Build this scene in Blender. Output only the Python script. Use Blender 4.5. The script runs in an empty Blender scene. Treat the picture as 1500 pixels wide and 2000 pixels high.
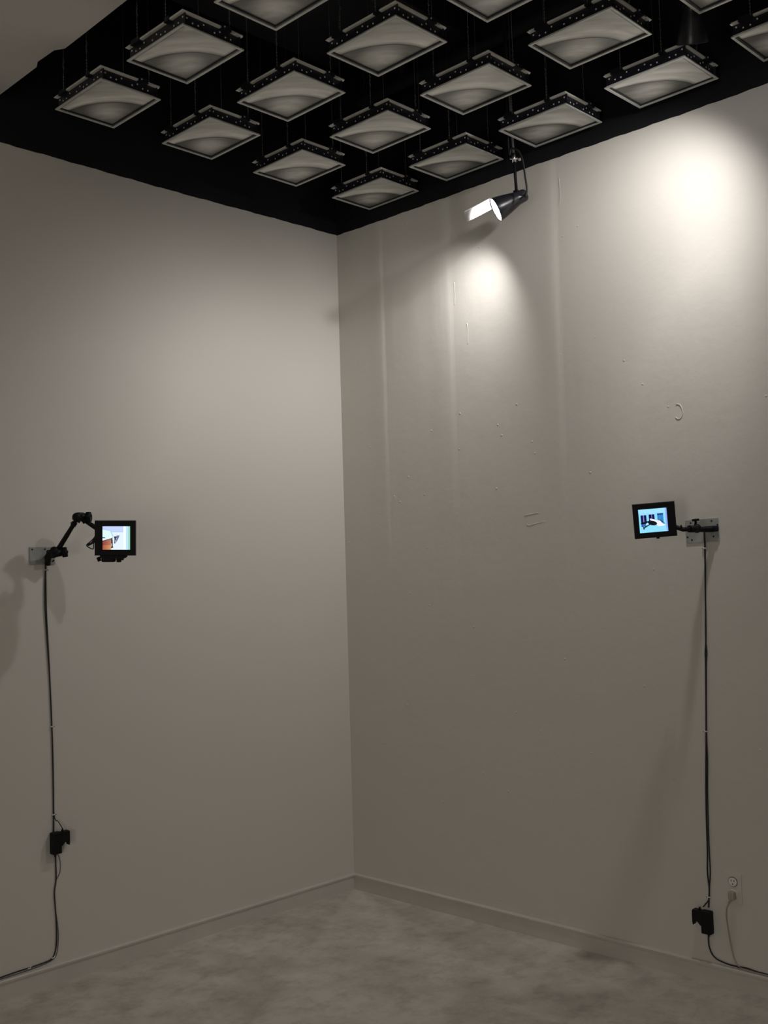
import bpy, bmesh, math, random
from mathutils import Vector, Matrix, Euler
random.seed(4)
S = bpy.context.scene
COL = S.collection
PI = math.pi

# ------------------------------------------------------------------ camera
YAW, PITCH, ROLL = 0.76247, 0.058589, -0.0299756
FWD = Vector((math.cos(PITCH) * math.cos(YAW), math.cos(PITCH) * math.sin(YAW), math.sin(PITCH)))
_r = Vector((math.sin(YAW), -math.cos(YAW), 0))
_u = _r.cross(FWD)
RGT = _r * math.cos(ROLL) + _u * math.sin(ROLL)
UPV = -_r * math.sin(ROLL) + _u * math.cos(ROLL)
CAM = Vector((-3.79057, -3.90710, 1.6))
cd = bpy.data.cameras.new('camera')
cam = bpy.data.objects.new('camera', cd)
COL.objects.link(cam)
m3 = Matrix((RGT, UPV, -FWD)).transposed()
cam.matrix_world = Matrix.Translation(CAM) @ m3.to_4x4()
cd.sensor_fit = 'VERTICAL'
cd.sensor_height = 24.0
cd.lens = 24.0 * 2041.96 / 2000
cd.clip_start = 0.05
S.camera = cam

# ------------------------------------------------------------------ world, exposure
w = bpy.data.worlds.new('world'); S.world = w; w.use_nodes = True
w.node_tree.nodes['Background'].inputs[0].default_value = (1.0, 0.93, 0.85, 1)
w.node_tree.nodes['Background'].inputs[1].default_value = 0.0
S.view_settings.view_transform = 'Standard'
S.view_settings.look = 'None'
S.view_settings.gamma = 1
S.view_settings.exposure = 0
S.view_settings.use_curve_mapping = False

LAMP_CORNER_W = 47.0      # lamp seen beside the corner, beam along the left wall
LAMP_RIGHT_W = 62.0       # lamp above the bright patch
ROOM_FILL_W = 31.0  # added fill from behind the camera
BEAM_CORNER = (-0.12, 0.68, -0.72)
BEAM_RIGHT = (0.25, 0.64, -0.70)        # beam direction of the lamp above the bright patch

def area_light(name, loc, direction, size, watts, color, spread=PI, sy=None):
    d = bpy.data.lights.new(name, 'AREA')
    d.shape = 'DISK' if sy is None else 'RECTANGLE'
    d.size = size
    if sy: d.size_y = sy
    d.energy = watts; d.color = color; d.spread = spread
    o = bpy.data.objects.new(name, d); COL.objects.link(o)
    o.location = loc
    o.rotation_euler = Vector(direction).to_track_quat('-Z', 'Y').to_euler()
    return o
def spot_light(name, loc, direction, radius, watts, color, angle, blend):
    d = bpy.data.lights.new(name, 'SPOT')
    d.energy = watts; d.color = color; d.shadow_soft_size = radius; d.spot_size = angle; d.spot_blend = blend
    o = bpy.data.objects.new(name, d); COL.objects.link(o)
    o.location = loc; o.rotation_euler = Vector(direction).to_track_quat('-Z', 'Y').to_euler()
    return o
# added fill light behind the camera, brightening the lower walls; the back wall is closed
area_light('added_room_fill', (-6.5, -3.6, 1.15), (1, 0, 0), 1.1, ROOM_FILL_W, (1.0, 0.955, 0.895), PI, 2.1)

# ------------------------------------------------------------------ frames of reference
WA = 0.028041     # the left wall is 1.6 degrees off square
DL = Vector((-math.cos(WA), math.sin(WA), 0)); NL = Vector((-math.sin(WA), -math.cos(WA), 0))
Z = Vector((0, 0, 1))
def PL(u, d, z): return DL * u + NL * d + Z * z       # u metres from the corner, d metres off the wall
def PR(u, d, z): return Vector((-d, -u, z))

# ------------------------------------------------------------------ materials
def mat(name, col, rough=0.6, metal=0.0, spec=0.5, bump=None, bscale=200, bdist=0.001, noise=0.0, nscale=5, emit=None):
    m = bpy.data.materials.new(name); m.use_nodes = True
    nt = m.node_tree; b = nt.nodes['Principled BSDF']
    b.inputs['Base Color'].default_value = (*col, 1)
    b.inputs['Roughness'].default_value = rough
    b.inputs['Metallic'].default_value = metal
    b.inputs['Specular IOR Level'].default_value = spec
    tc = nt.nodes.new('ShaderNodeTexCoord')
    if noise:
        n = nt.nodes.new('ShaderNodeTexNoise'); n.inputs['Scale'].default_value = nscale; n.inputs['Detail'].default_value = 5
        nt.links.new(tc.outputs['Object'], n.inputs['Vector'])
        r = nt.nodes.new('ShaderNodeValToRGB')
        r.color_ramp.elements[0].position = 0.3; r.color_ramp.elements[1].position = 0.72
        r.color_ramp.elements[0].color = (*[c * (1 - noise) for c in col], 1)
        r.color_ramp.elements[1].color = (*[min(1, c * (1 + noise * 0.4)) for c in col], 1)
        nt.links.new(n.outputs['Fac'], r.inputs['Fac']); nt.links.new(r.outputs['Color'], b.inputs['Base Color'])
    if bump:
        n = nt.nodes.new('ShaderNodeTexNoise'); n.inputs['Scale'].default_value = bscale; n.inputs['Detail'].default_value = 3
        nt.links.new(tc.outputs['Object'], n.inputs['Vector'])
        bp = nt.nodes.new('ShaderNodeBump'); bp.inputs['Strength'].default_value = bump; bp.inputs['Distance'].default_value = bdist
        nt.links.new(n.outputs['Fac'], bp.inputs['Height']); nt.links.new(bp.outputs['Normal'], b.inputs['Normal'])
    return m

PAINT = (0.66, 0.630, 0.577)
def wall_paint(name, lumps):
    m = mat(name, PAINT, 0.55, spec=0.3)
    nt = m.node_tree; b = nt.nodes['Principled BSDF']; L = nt.links.new
    tc = nt.nodes['Texture Coordinate']
    def noise(sc, det, scale_vec=None):
        n = nt.nodes.new('ShaderNodeTexNoise'); n.inputs['Scale'].default_value = sc; n.inputs['Detail'].default_value = det
        if scale_vec:
            mp = nt.nodes.new('ShaderNodeMapping'); mp.inputs['Scale'].default_value = scale_vec
            L(tc.outputs['Object'], mp.inputs['Vector']); L(mp.outputs['Vector'], n.inputs['Vector'])
        else: L(tc.outputs['Object'], n.inputs['Vector'])
        return n
    def math_(op, a, bb):
        k = nt.nodes.new('ShaderNodeMath'); k.operation = op
        for i, v in enumerate((a, bb)):
            if hasattr(v, 'links'): L(v, k.inputs[i])
            else: k.inputs[i].default_value = v
        return k.outputs[0]
    fine = noise(420, 3); med = noise(22, 4); big = noise(2.2, 2)
    h = math_('MULTIPLY', fine.outputs['Fac'], 0.00022)
    h = math_('ADD', h, math_('MULTIPLY', med.outputs['Fac'], 0.0011 * lumps))
    h = math_('ADD', h, math_('MULTIPLY', big.outputs['Fac'], 0.006 * lumps))
    # vertical trowel streaks
    st = noise(1.0, 4, (14, 14, 1.1))
    h = math_('ADD', h, math_('MULTIPLY', st.outputs['Fac'], 0.0016 * lumps))
    if lumps > 0.5:
        # specks of old plaster
        v = nt.nodes.new('ShaderNodeTexVoronoi'); v.inputs['Scale'].default_value = 9
        L(tc.outputs['Object'], v.inputs['Vector'])
        dot = nt.nodes.new('ShaderNodeMapRange'); dot.inputs['From Min'].default_value = 0.05; dot.inputs['From Max'].default_value = 0.0
        L(v.outputs['Distance'], dot.inputs['Value'])
        h = math_('ADD', h, math_('MULTIPLY', dot.outputs['Result'], 0.0025))
    bp = nt.nodes.new('ShaderNodeBump'); bp.inputs['Strength'].default_value = 1.0; bp.inputs['Distance'].default_value = 1.0
    L(h, bp.inputs['Height']); L(bp.outputs['Normal'], b.inputs['Normal'])
    return m
M_wallL = wall_paint('smooth_wall_paint', 0.25)
M_wallR = wall_paint('rough_wall_paint', 1.0)
M_black = mat('black_ceiling_paint', (0.012, 0.012, 0.014), 0.75, spec=0.2, noise=0.3, nscale=3, bump=0.3)
M_ceil = mat('dusty_black_paint', (0.05, 0.05, 0.056), 0.8, spec=0.2, noise=0.6, nscale=1.4, bump=0.3)
M_beam = mat('black_beam_paint', (0.022, 0.022, 0.026), 0.6, noise=0.3, nscale=4, bump=0.3)
M_soffit = mat('grey_soffit_paint', (0.72, 0.69, 0.66), 0.7, noise=0.08, nscale=3, bump=0.3)
M_base = mat('baseboard_paint', (0.60, 0.57, 0.52), 0.45, noise=0.06, nscale=8, bump=0.2)
M_case = mat('black_plastic', (0.007, 0.0065, 0.008), 0.6, spec=0.22, bump=0.2, bscale=600, noise=0.2, nscale=30)
M_case2 = mat('black_enamel', (0.018, 0.018, 0.024), 0.32, bump=0.15, bscale=300, noise=0.2, nscale=30)
M_rubber = mat('black_rubber', (0.012, 0.012, 0.013), 0.55, bump=0.2, bscale=500)
M_plate = mat('brushed_steel', (0.42, 0.43, 0.41), 0.5, metal=0.25, noise=0.25, nscale=25, bump=0.2)
M_steel = mat('bright_steel', (0.75, 0.75, 0.76), 0.25, metal=1.0, bump=0.1)
M_white = mat('white_plastic', (0.85, 0.84, 0.80), 0.4, noise=0.04, nscale=20)
M_beige = mat('beige_plastic', (0.42, 0.37, 0.28), 0.5, noise=0.1, nscale=30)
M_hole = mat('dark_hole', (0.01, 0.01, 0.01), 0.8)
M_frame = mat('aluminium_frame', (0.60, 0.61, 0.58), 0.45, metal=0.2, noise=0.15, nscale=20, bump=0.2)
M_rail = mat('perforated_black_steel', (0.016, 0.017, 0.024), 0.4, noise=0.3, nscale=20, bump=0.2)
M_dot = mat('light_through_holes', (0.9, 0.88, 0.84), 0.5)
M_top = mat('pale_top_plate', (0.84, 0.82, 0.75), 0.5, noise=0.2, nscale=14, bump=0.2)
M_wire = mat('hanger_wire', (0.16, 0.165, 0.17), 0.4, metal=0.5)
M_hook = mat('dull_brass', (0.75, 0.68, 0.42), 0.4, metal=0.5)
M_flap = mat('white_flap', (0.8, 0.8, 0.8), 0.5)

def floor_mat():
    m = mat('painted_concrete', (0.5, 0.47, 0.43), 0.5, spec=0.35)
    nt = m.node_tree; b = nt.nodes['Principled BSDF']; L = nt.links.new; tc = nt.nodes['Texture Coordinate']
    def noise(sc, det, rough=0.5):
        n = nt.nodes.new('ShaderNodeTexNoise'); n.inputs['Scale'].default_value = sc; n.inputs['Detail'].default_value = det; n.inputs['Roughness'].default_value = rough
        L(tc.outputs['Object'], n.inputs['Vector']); return n
    a = noise(2.6, 8, 0.65); f = noise(28, 4); v = noise(9, 6, 0.7)
    r = nt.nodes.new('ShaderNodeValToRGB')
    r.color_ramp.elements[0].position = 0.36; r.color_ramp.elements[0].color = (0.44, 0.41, 0.355, 1)
    r.color_ramp.elements[1].position = 0.60; r.color_ramp.elements[1].color = (0.64, 0.61, 0.535, 1)
    L(a.outputs['Fac'], r.inputs['Fac'])
    r2 = nt.nodes.new('ShaderNodeValToRGB')
    r2.color_ramp.elements[0].position = 0.30; r2.color_ramp.elements[0].color = (0.62, 0.6, 0.58, 1)
    r2.color_ramp.elements[1].position = 0.52; r2.color_ramp.elements[1].color = (1, 1, 1, 1)
    L(v.outputs['Fac'], r2.inputs['Fac'])
    mx = nt.nodes.new('ShaderNodeMix'); mx.data_type = 'RGBA'; mx.blend_type = 'MULTIPLY'; mx.inputs[0].default_value = 0.7
    L(r.outputs['Color'], mx.inputs[6]); L(r2.outputs['Color'], mx.inputs[7])
    L(mx.outputs[2], b.inputs['Base Color'])
    bp = nt.nodes.new('ShaderNodeBump'); bp.inputs['Distance'].default_value = 0.002; bp.inputs['Strength'].default_value = 0.6
    L(f.outputs['Fac'], bp.inputs['Height']); L(bp.outputs['Normal'], b.inputs['Normal'])
    return m
M_floor = floor_mat()

def sheet_mat():
    """grey sheet with a darker rounded field in the corner next to the room corner, and swirls round it"""
    m = mat('swirled_grey_sheet', (0.5, 0.5, 0.47), 0.3, spec=0.4)
    nt = m.node_tree; b = nt.nodes['Principled BSDF']; L = nt.links.new; tc = nt.nodes['Texture Coordinate']
    def math_(op, a, bb=0.0):
        k = nt.nodes.new('ShaderNodeMath'); k.operation = op
        for i, v in enumerate((a, bb)):
            if hasattr(v, 'links'): L(v, k.inputs[i])
            else: k.inputs[i].default_value = v
        return k.outputs[0]
    sp = nt.nodes.new('ShaderNodeSeparateXYZ'); L(tc.outputs['Object'], sp.inputs[0])
    oi = nt.nodes.new('ShaderNodeObjectInfo')
    jit = math_('MULTIPLY', math_('SUBTRACT', oi.outputs['Random'], 0.5), 0.12)
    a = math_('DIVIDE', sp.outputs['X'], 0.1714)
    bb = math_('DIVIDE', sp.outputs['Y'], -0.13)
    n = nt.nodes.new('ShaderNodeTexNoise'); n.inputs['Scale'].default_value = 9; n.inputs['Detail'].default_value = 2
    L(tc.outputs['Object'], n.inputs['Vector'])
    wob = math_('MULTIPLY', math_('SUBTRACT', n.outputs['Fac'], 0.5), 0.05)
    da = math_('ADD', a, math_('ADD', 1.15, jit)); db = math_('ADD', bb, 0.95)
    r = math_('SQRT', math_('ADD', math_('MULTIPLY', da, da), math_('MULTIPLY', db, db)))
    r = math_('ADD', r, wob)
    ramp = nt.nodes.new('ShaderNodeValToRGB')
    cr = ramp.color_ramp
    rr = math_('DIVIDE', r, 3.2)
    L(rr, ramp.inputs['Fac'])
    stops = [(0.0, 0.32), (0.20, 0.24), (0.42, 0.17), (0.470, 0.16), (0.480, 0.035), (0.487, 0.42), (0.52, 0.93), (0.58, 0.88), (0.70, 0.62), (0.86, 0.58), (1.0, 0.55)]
    cr.elements[0].position = 0; cr.elements[1].position = 1
    for p_, v_ in stops[1:-1]:
        e = cr.elements.new(p_); e.color = (v_, v_ * 0.99, v_ * 0.93, 1)
    for e, v_ in ((cr.elements[0], stops[0][1]), (cr.elements[-1], stops[-1][1])): e.color = (v_, v_ * 0.99, v_ * 0.93, 1)
    # lighter heart of the rounded field
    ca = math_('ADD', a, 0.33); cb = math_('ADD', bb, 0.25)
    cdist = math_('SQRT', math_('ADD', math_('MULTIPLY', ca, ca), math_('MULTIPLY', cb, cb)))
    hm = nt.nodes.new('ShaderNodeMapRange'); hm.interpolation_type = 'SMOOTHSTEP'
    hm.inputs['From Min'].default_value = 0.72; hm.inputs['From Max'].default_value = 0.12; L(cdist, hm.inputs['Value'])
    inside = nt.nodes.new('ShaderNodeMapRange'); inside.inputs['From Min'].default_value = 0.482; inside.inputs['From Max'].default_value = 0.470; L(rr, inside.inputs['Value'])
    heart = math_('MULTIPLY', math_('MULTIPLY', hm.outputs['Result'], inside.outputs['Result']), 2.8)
    # streaks following the arc
    cmb = nt.nodes.new('ShaderNodeCombineXYZ')
    L(math_('MULTIPLY', r, 3.2), cmb.inputs[0])
    L(math_('ARCTAN2', db, da), cmb.inputs[1]); L(math_('MULTIPLY', oi.outputs['Random'], 8.0), cmb.inputs[2])
    n2 = nt.nodes.new('ShaderNodeTexNoise'); n2.inputs['Scale'].default_value = 1.6; n2.inputs['Detail'].default_value = 4
    L(cmb.outputs[0], n2.inputs['Vector'])
    mr = nt.nodes.new('ShaderNodeMapRange'); mr.inputs['From Min'].default_value = 0.3; mr.inputs['From Max'].default_value = 0.7
    mr.inputs['To Min'].default_value = 0.74; mr.inputs['To Max'].default_value = 1.10
    L(n2.outputs['Fac'], mr.inputs['Value'])
    vm = nt.nodes.new('ShaderNodeVectorMath'); vm.operation = 'SCALE'
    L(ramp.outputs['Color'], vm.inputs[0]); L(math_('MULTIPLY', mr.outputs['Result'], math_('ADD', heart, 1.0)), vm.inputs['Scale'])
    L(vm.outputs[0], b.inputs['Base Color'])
    return m
M_sheet = sheet_mat()

def emis(name, strength, attr='pic'):
    m = bpy.data.materials.new(name); m.use_nodes = True; nt = m.node_tree
    b = nt.nodes['Principled BSDF']; b.inputs['Base Color'].default_value = (0.01, 0.01, 0.01, 1); b.inputs['Roughness'].default_value = 0.3
    a = nt.nodes.new('ShaderNodeAttribute'); a.attribute_name = attr
    nt.links.new(a.outputs['Color'], b.inputs['Emission Color']); b.inputs['Emission Strength'].default_value = strength
    return m
M_screen = emis('lit_screen', 1.05)
M_lens = bpy.data.materials.new('lamp_lens'); M_lens.use_nodes = True
_b = M_lens.node_tree.nodes['Principled BSDF']; _b.inputs['Base Color'].default_value = (0.8, 0.8, 0.8, 1)
_b.inputs['Emission Color'].default_value = (0.95, 0.95, 1.0, 1); _b.inputs['Emission Strength'].default_value = 15

# ------------------------------------------------------------------ mesh helpers (each call adds a shape to a bmesh)
def bm_new(): return bmesh.new()
def setmi(fs, mi):
    for f in fs: f.material_index = mi
def box(bm, c, s, M=None, bev=0.0, mi=0):
    c = Vector(c)
    r = bmesh.ops.create_cube(bm, size=1.0)
    vs = r['verts']
    T = Matrix.Translation(c) @ Matrix.Diagonal((*s, 1))
    if M is not None: T = M @ T
    bmesh.ops.transform(bm, matrix=T, verts=vs)
    fs = list({f for v in vs for f in v.link_faces})
    setmi(fs, mi)
    if bev:
        es = list({e for v in vs for e in v.link_edges})
        rb = bmesh.ops.bevel(bm, geom=es, offset=bev, segments=2, profile=0.5, affect='EDGES')
        setmi(rb['faces'], mi)
def cyl(bm, a, b, r1, r2=None, seg=20, mi=0, cap=True):
    a, b = Vector(a), Vector(b); r2 = r1 if r2 is None else r2
    d = b - a; q = d.to_track_quat('Z', 'Y').to_matrix().to_4x4()
    T = Matrix.Translation((a + b) / 2) @ q
    r = bmesh.ops.create_cone(bm, cap_ends=cap, segments=seg, radius1=r1, radius2=r2, depth=d.length, matrix=T)
    fs = {f for v in r['verts'] for f in v.link_faces}
    for f in fs:
        f.material_index = mi
        if len(f.verts) == 4: f.smooth = True
def ball(bm, c, r, mi=0, sc=(1, 1, 1)):
    T = Matrix.Translation(Vector(c)) @ Matrix.Diagonal((*sc, 1))
    q = bmesh.ops.create_uvsphere(bm, u_segments=16, v_segments=10, radius=r, matrix=T)
    for f in {f for v in q['verts'] for f in v.link_faces}: f.smooth = True; f.material_index = mi
def smooth_path(pts, n=6):
    pts = [Vector(p) for p in pts]; out = []
    for i in range(len(pts) - 1):
        p0 = pts[max(i - 1, 0)]; p1 = pts[i]; p2 = pts[i + 1]; p3 = pts[min(i + 2, len(pts) - 1)]
        for k in range(n):
            t = k / n
            out.append(0.5 * ((2 * p1) + (p2 - p0) * t + (2 * p0 - 5 * p1 + 4 * p2 - p3) * t * t + (3 * p1 - p0 - 3 * p2 + p3) * t ** 3))
    out.append(pts[-1]); return out
def tube(bm, pts, r, seg=8, mi=0):
    pts = [Vector(p) for p in pts]; rings = []
    up = Vector((0.3, 0.4, 0.87))
    for i, p in enumerate(pts):
        t = (pts[min(i + 1, len(pts) - 1)] - pts[max(i - 1, 0)]).normalized()
        a = t.cross(up)
        if a.length < 0.1: a = t.cross(Vector((1, 0, 0)))
        a.normalize(); b = t.cross(a)
        rr = r(i / (len(pts) - 1)) if callable(r) else r
        rings.append([bm.verts.new(p + (a * math.cos(2 * PI * k / seg) + b * math.sin(2 * PI * k / seg)) * rr) for k in range(seg)])
    for i in range(len(rings) - 1):
        for k in range(seg):
            f = bm.faces.new((rings[i][k], rings[i][(k + 1) % seg], rings[i + 1][(k + 1) % seg], rings[i + 1][k])); f.smooth = True; f.material_index = mi
    bm.faces.new(rings[0][::-1]).material_index = mi; bm.faces.new(rings[-1]).material_index = mi
def prism(bm, poly, v, mi=0):
    """extrude a planar polygon (3-D points) along vector v"""
    v = Vector(v); a = [bm.verts.new(Vector(p)) for p in poly]; b = [bm.verts.new(Vector(p) + v) for p in poly]
    fs = [bm.faces.new(a[::-1]), bm.faces.new(b)]
    n = len(a)
    for i in range(n): fs.append(bm.faces.new((a[i], a[(i + 1) % n], b[(i + 1) % n], b[i])))
    setmi(fs, mi)

def obj(name, bm, mats, parent=None, shift=None):
    if not isinstance(mats, (list, tuple)): mats = [mats]
    bmesh.ops.recalc_face_normals(bm, faces=bm.faces[:])
    if shift is None and parent is not None: shift = parent.get('_o')
    if shift is not None: bmesh.ops.translate(bm, verts=bm.verts[:], vec=-Vector(shift))
    me = bpy.data.meshes.new(name); bm.to_mesh(me); bm.free()
    for m in mats: me.materials.append(m)
    o = bpy.data.objects.new(name, me); COL.objects.link(o)
    if parent is not None:
        o.parent = parent
        if shift is not None: o['_o'] = parent['_o']
    elif shift is not None: o.location = shift
    return o
def thing(name, loc, label, cat, group=None, track=True):
    o = bpy.data.objects.new(name, None); COL.objects.link(o); o.location = loc; o.empty_display_size = 0.05
    if track: o['_o'] = list(loc)
    o['label'] = label; o['category'] = cat
    if group: o['group'] = group
    return o
def tag(o, label, cat, group=None):
    o['label'] = label; o['category'] = cat
    if group: o['group'] = group
def struct(name, bm, mats):
    o = obj(name, bm, mats); o['kind'] = 'structure'; return o

# ------------------------------------------------------------------ room shell
PAINT_Z = 3.3907; CEIL = 4.3; FAR = 6.6
def paint_edge(u, s):
    return PAINT_Z + 0.002 * math.sin(u * 4 + s) + 0.0011 * math.sin(u * 31 + 2 * s) + 0.0010 * math.sin(u * 77 + s)

def wall_mesh(P, seed):
    bm = bm_new(); N = 220
    cols = []
    for i in range(N + 1):
        u = -0.0 + FAR * i / N
        ze = paint_edge(u, seed)
        cols.append([[bm.verts.new(P(u, 0, z)) for z in (0, ze, ze, CEIL)]])
    for i in range(N):
        a, b = cols[i][0], cols[i + 1][0]
        bm.faces.new((a[0], b[0], b[1], a[1])).material_index = 0
        bm.faces.new((a[2], b[2], b[3], a[3])).material_index = 1
    # back of the wall gives it thickness
    t = 0.14
    q = [bm.verts.new(P(*c)) for c in ((-t * 0, -t, 0), (FAR, -t, 0), (FAR, -t, CEIL), (0, -t, CEIL))]
    bm.faces.new(q).material_index = 1
    return bm
struct('wall_left', wall_mesh(PL, 0.7), [M_wallL, M_black])

bm = wall_mesh(PR, 2.9)
# old plaster marks that stand out of the right wall
def ridge(bm, pts, r): tube(bm, smooth_path([PR(u, 0.0006, z) for u, z in pts], 5), r, 6, 0)
ridge(bm, [(1.908, 2.235), (1.922, 2.232), (1.932, 2.215), (1.934, 2.195), (1.925, 2.178), (1.912, 2.176), (1.904, 2.184)], 0.0021)
ridge(bm, [(1.150, 1.838), (1.185, 1.842), (1.225, 1.846)], 0.0016)
ridge(bm, [(1.160, 1.800), (1.172, 1.792), (1.195, 1.796), (1.26, 1.806)], 0.0012)
for u, z0, z1 in ((0.79, 2.86, 2.97), (0.70, 3.02, 3.08), (0.745, 3.08, 3.16), (0.86, 2.66, 2.76), (1.30, 2.46, 2.52), (1.40, 3.18, 3.30), (1.28, 3.2, 3.26)):
    ridge(bm, [(u, z0), (u + 0.004, (z0 + z1) / 2), (u + 0.002, z1)], 0.0013)
for u, z in ((0.62, 2.28), (0.80, 2.34), (1.02, 2.26), (1.04, 2.21), (1.13, 2.34), (0.36, 1.98), (0.40, 1.95), (0.17, 3.30), (0.50, 3.33), (1.0, 1.97), (0.46, 2.07), (1.22, 2.11), (0.7, 2.5), (1.5, 2.0)):
    ball(bm, PR(u, 0.0, z), 0.0045, 0, (0.5, 1, 1.1))
# shallow vertical build-up of joint compound between the boards
for u0, wd, hgt in ((0.308, 0.11, 0.0030), (0.743, 0.16, 0.0030), (1.35, 0.16, 0.0034)):
    n = 22; rows = []
    for zi in range(9):
        z = 1.25 + (PAINT_Z - 0.008 - 1.25) * zi / 8; fade = min(1, (z - 1.25) / 1.1); row = []
        for k in range(n + 1):
            t = k / n; u = u0 - wd + wd * 1.25 * t
            hh = hgt * fade * (math.sin(PI / 2 * t / 0.8) ** 2 if t < 0.8 else math.cos(PI / 2 * (t - 0.8) / 0.2) ** 2)
            row.append(bm.verts.new(PR(u, hh + 0.0002, z)))
        rows.append(row)
    for zi in range(8):
        for k in range(n):
            f = bm.faces.new((rows[zi][k], rows[zi][k + 1], rows[zi + 1][k + 1], rows[zi + 1][k])); f.smooth = True
struct('wall_right', bm, [M_wallR, M_black])

bm = bm_new(); box(bm, (-FAR - 0.07, -FAR / 2, CEIL / 2), (0.14, FAR + 0.6, CEIL)); struct('wall_back', bm, M_wallL)
bm = bm_new(); box(bm, (-FAR / 2, -FAR - 0.07, CEIL / 2), (FAR, 0.14, CEIL)); struct('wall_front', bm, M_wallL)
bm = bm_new(); box(bm, (-FAR / 2, -FAR / 2 + 0.1, -0.05), (FAR + 0.3, FAR + 0.5, 0.1))
# a fine crack in the concrete
struct('floor', bm, M_floor)
bm = bm_new(); box(bm, (-FAR / 2, -FAR / 2 + 0.1, CEIL + 0.05), (FAR + 0.3, FAR + 0.5, 0.1)); struct('ceiling', bm, M_ceil)

# lowered grey ceiling on the left, its edge a little ragged
bm = bm_new()
edge = [(-1.840, 0.045), (-1.843, -0.15), (-1.845, -0.27), (-1.862, -0.31), (-1.860, -0.43), (-1.838, -0.47), (-1.842, -0.62), (-1.851, -0.9), (-1.855, -1.6), (-1.87, -3.0), (-1.9, -FAR)]
poly = [Vector((x, y, 3.587)) for x, y in edge] + [Vector((-FAR, -FAR, 3.587)), Vector((-FAR, 0.17, 3.587))]
prism(bm, poly, (0, 0, 0.16), 0)
bm.normal_update()
for f in bm.faces:
    if abs(f.normal.z) < 0.5 or f.calc_center_median().z > 3.7: f.material_index = 1
struct('ceiling_lowered', bm, [M_soffit, M_black])

# black beams and a pipe under the black ceiling
for k, y in enumerate((-0.9, -1.9, -2.9)):
    bm = bm_new(); box(bm, (-0.95, y, 4.2), (1.86, 0.10, 0.2), bev=0.004)
    o = struct('trim_%d' % (k + 1), bm, M_beam)
bm = bm_new(); cyl(bm, (-0.10, -0.3, 3.98), (-0.10, -FAR, 3.98), 0.03, seg=18)
for y in (-0.6, -1.6, -2.6, -3.6): box(bm, (-0.10, y, 4.14), (0.02, 0.03, 0.32))
o = obj('ceiling_pipe', bm, M_beam); tag(o, 'black pipe running under the black ceiling along the right wall', 'pipe')

# baseboards: bead on top, thin face beneath
def baseboard(name, P, u0, u1):
    prof = [(0, 0), (0.008, 0), (0.008, 0.058), (0.0125, 0.066), (0.0135, 0.073), (0.010, 0.078), (0, 0.079)]
    bm = bm_new()
    a = [bm.verts.new(P(u0, d, z)) for d, z in prof]; b = [bm.verts.new(P(u1, d, z)) for d, z in prof]
    n = len(prof)
    bm.faces.new(a); bm.faces.new(b[::-1])
    for i in range(n): bm.faces.new((a[i], a[(i + 1) % n], b[(i + 1) % n], b[i]))
    return struct(name, bm, M_base)
baseboard('baseboard_left', PL, 0.0, FAR - 0.05)
baseboard('baseboard_right', PR, 0.0, FAR - 0.05)

# ------------------------------------------------------------------ hanging panels
GA = -0.0126466
G1 = Vector((math.sin(GA), -math.cos(GA), 0)); G2 = Vector((-math.cos(GA), -math.sin(GA), 0))
SX, SY, ZF = 0.3428, 0.2601, 3.452
PX, PY, OX, OY = 0.52008, 0.49133, -0.156466, -0.440258
GROT = math.atan2(G1.y, G1.x)
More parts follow.
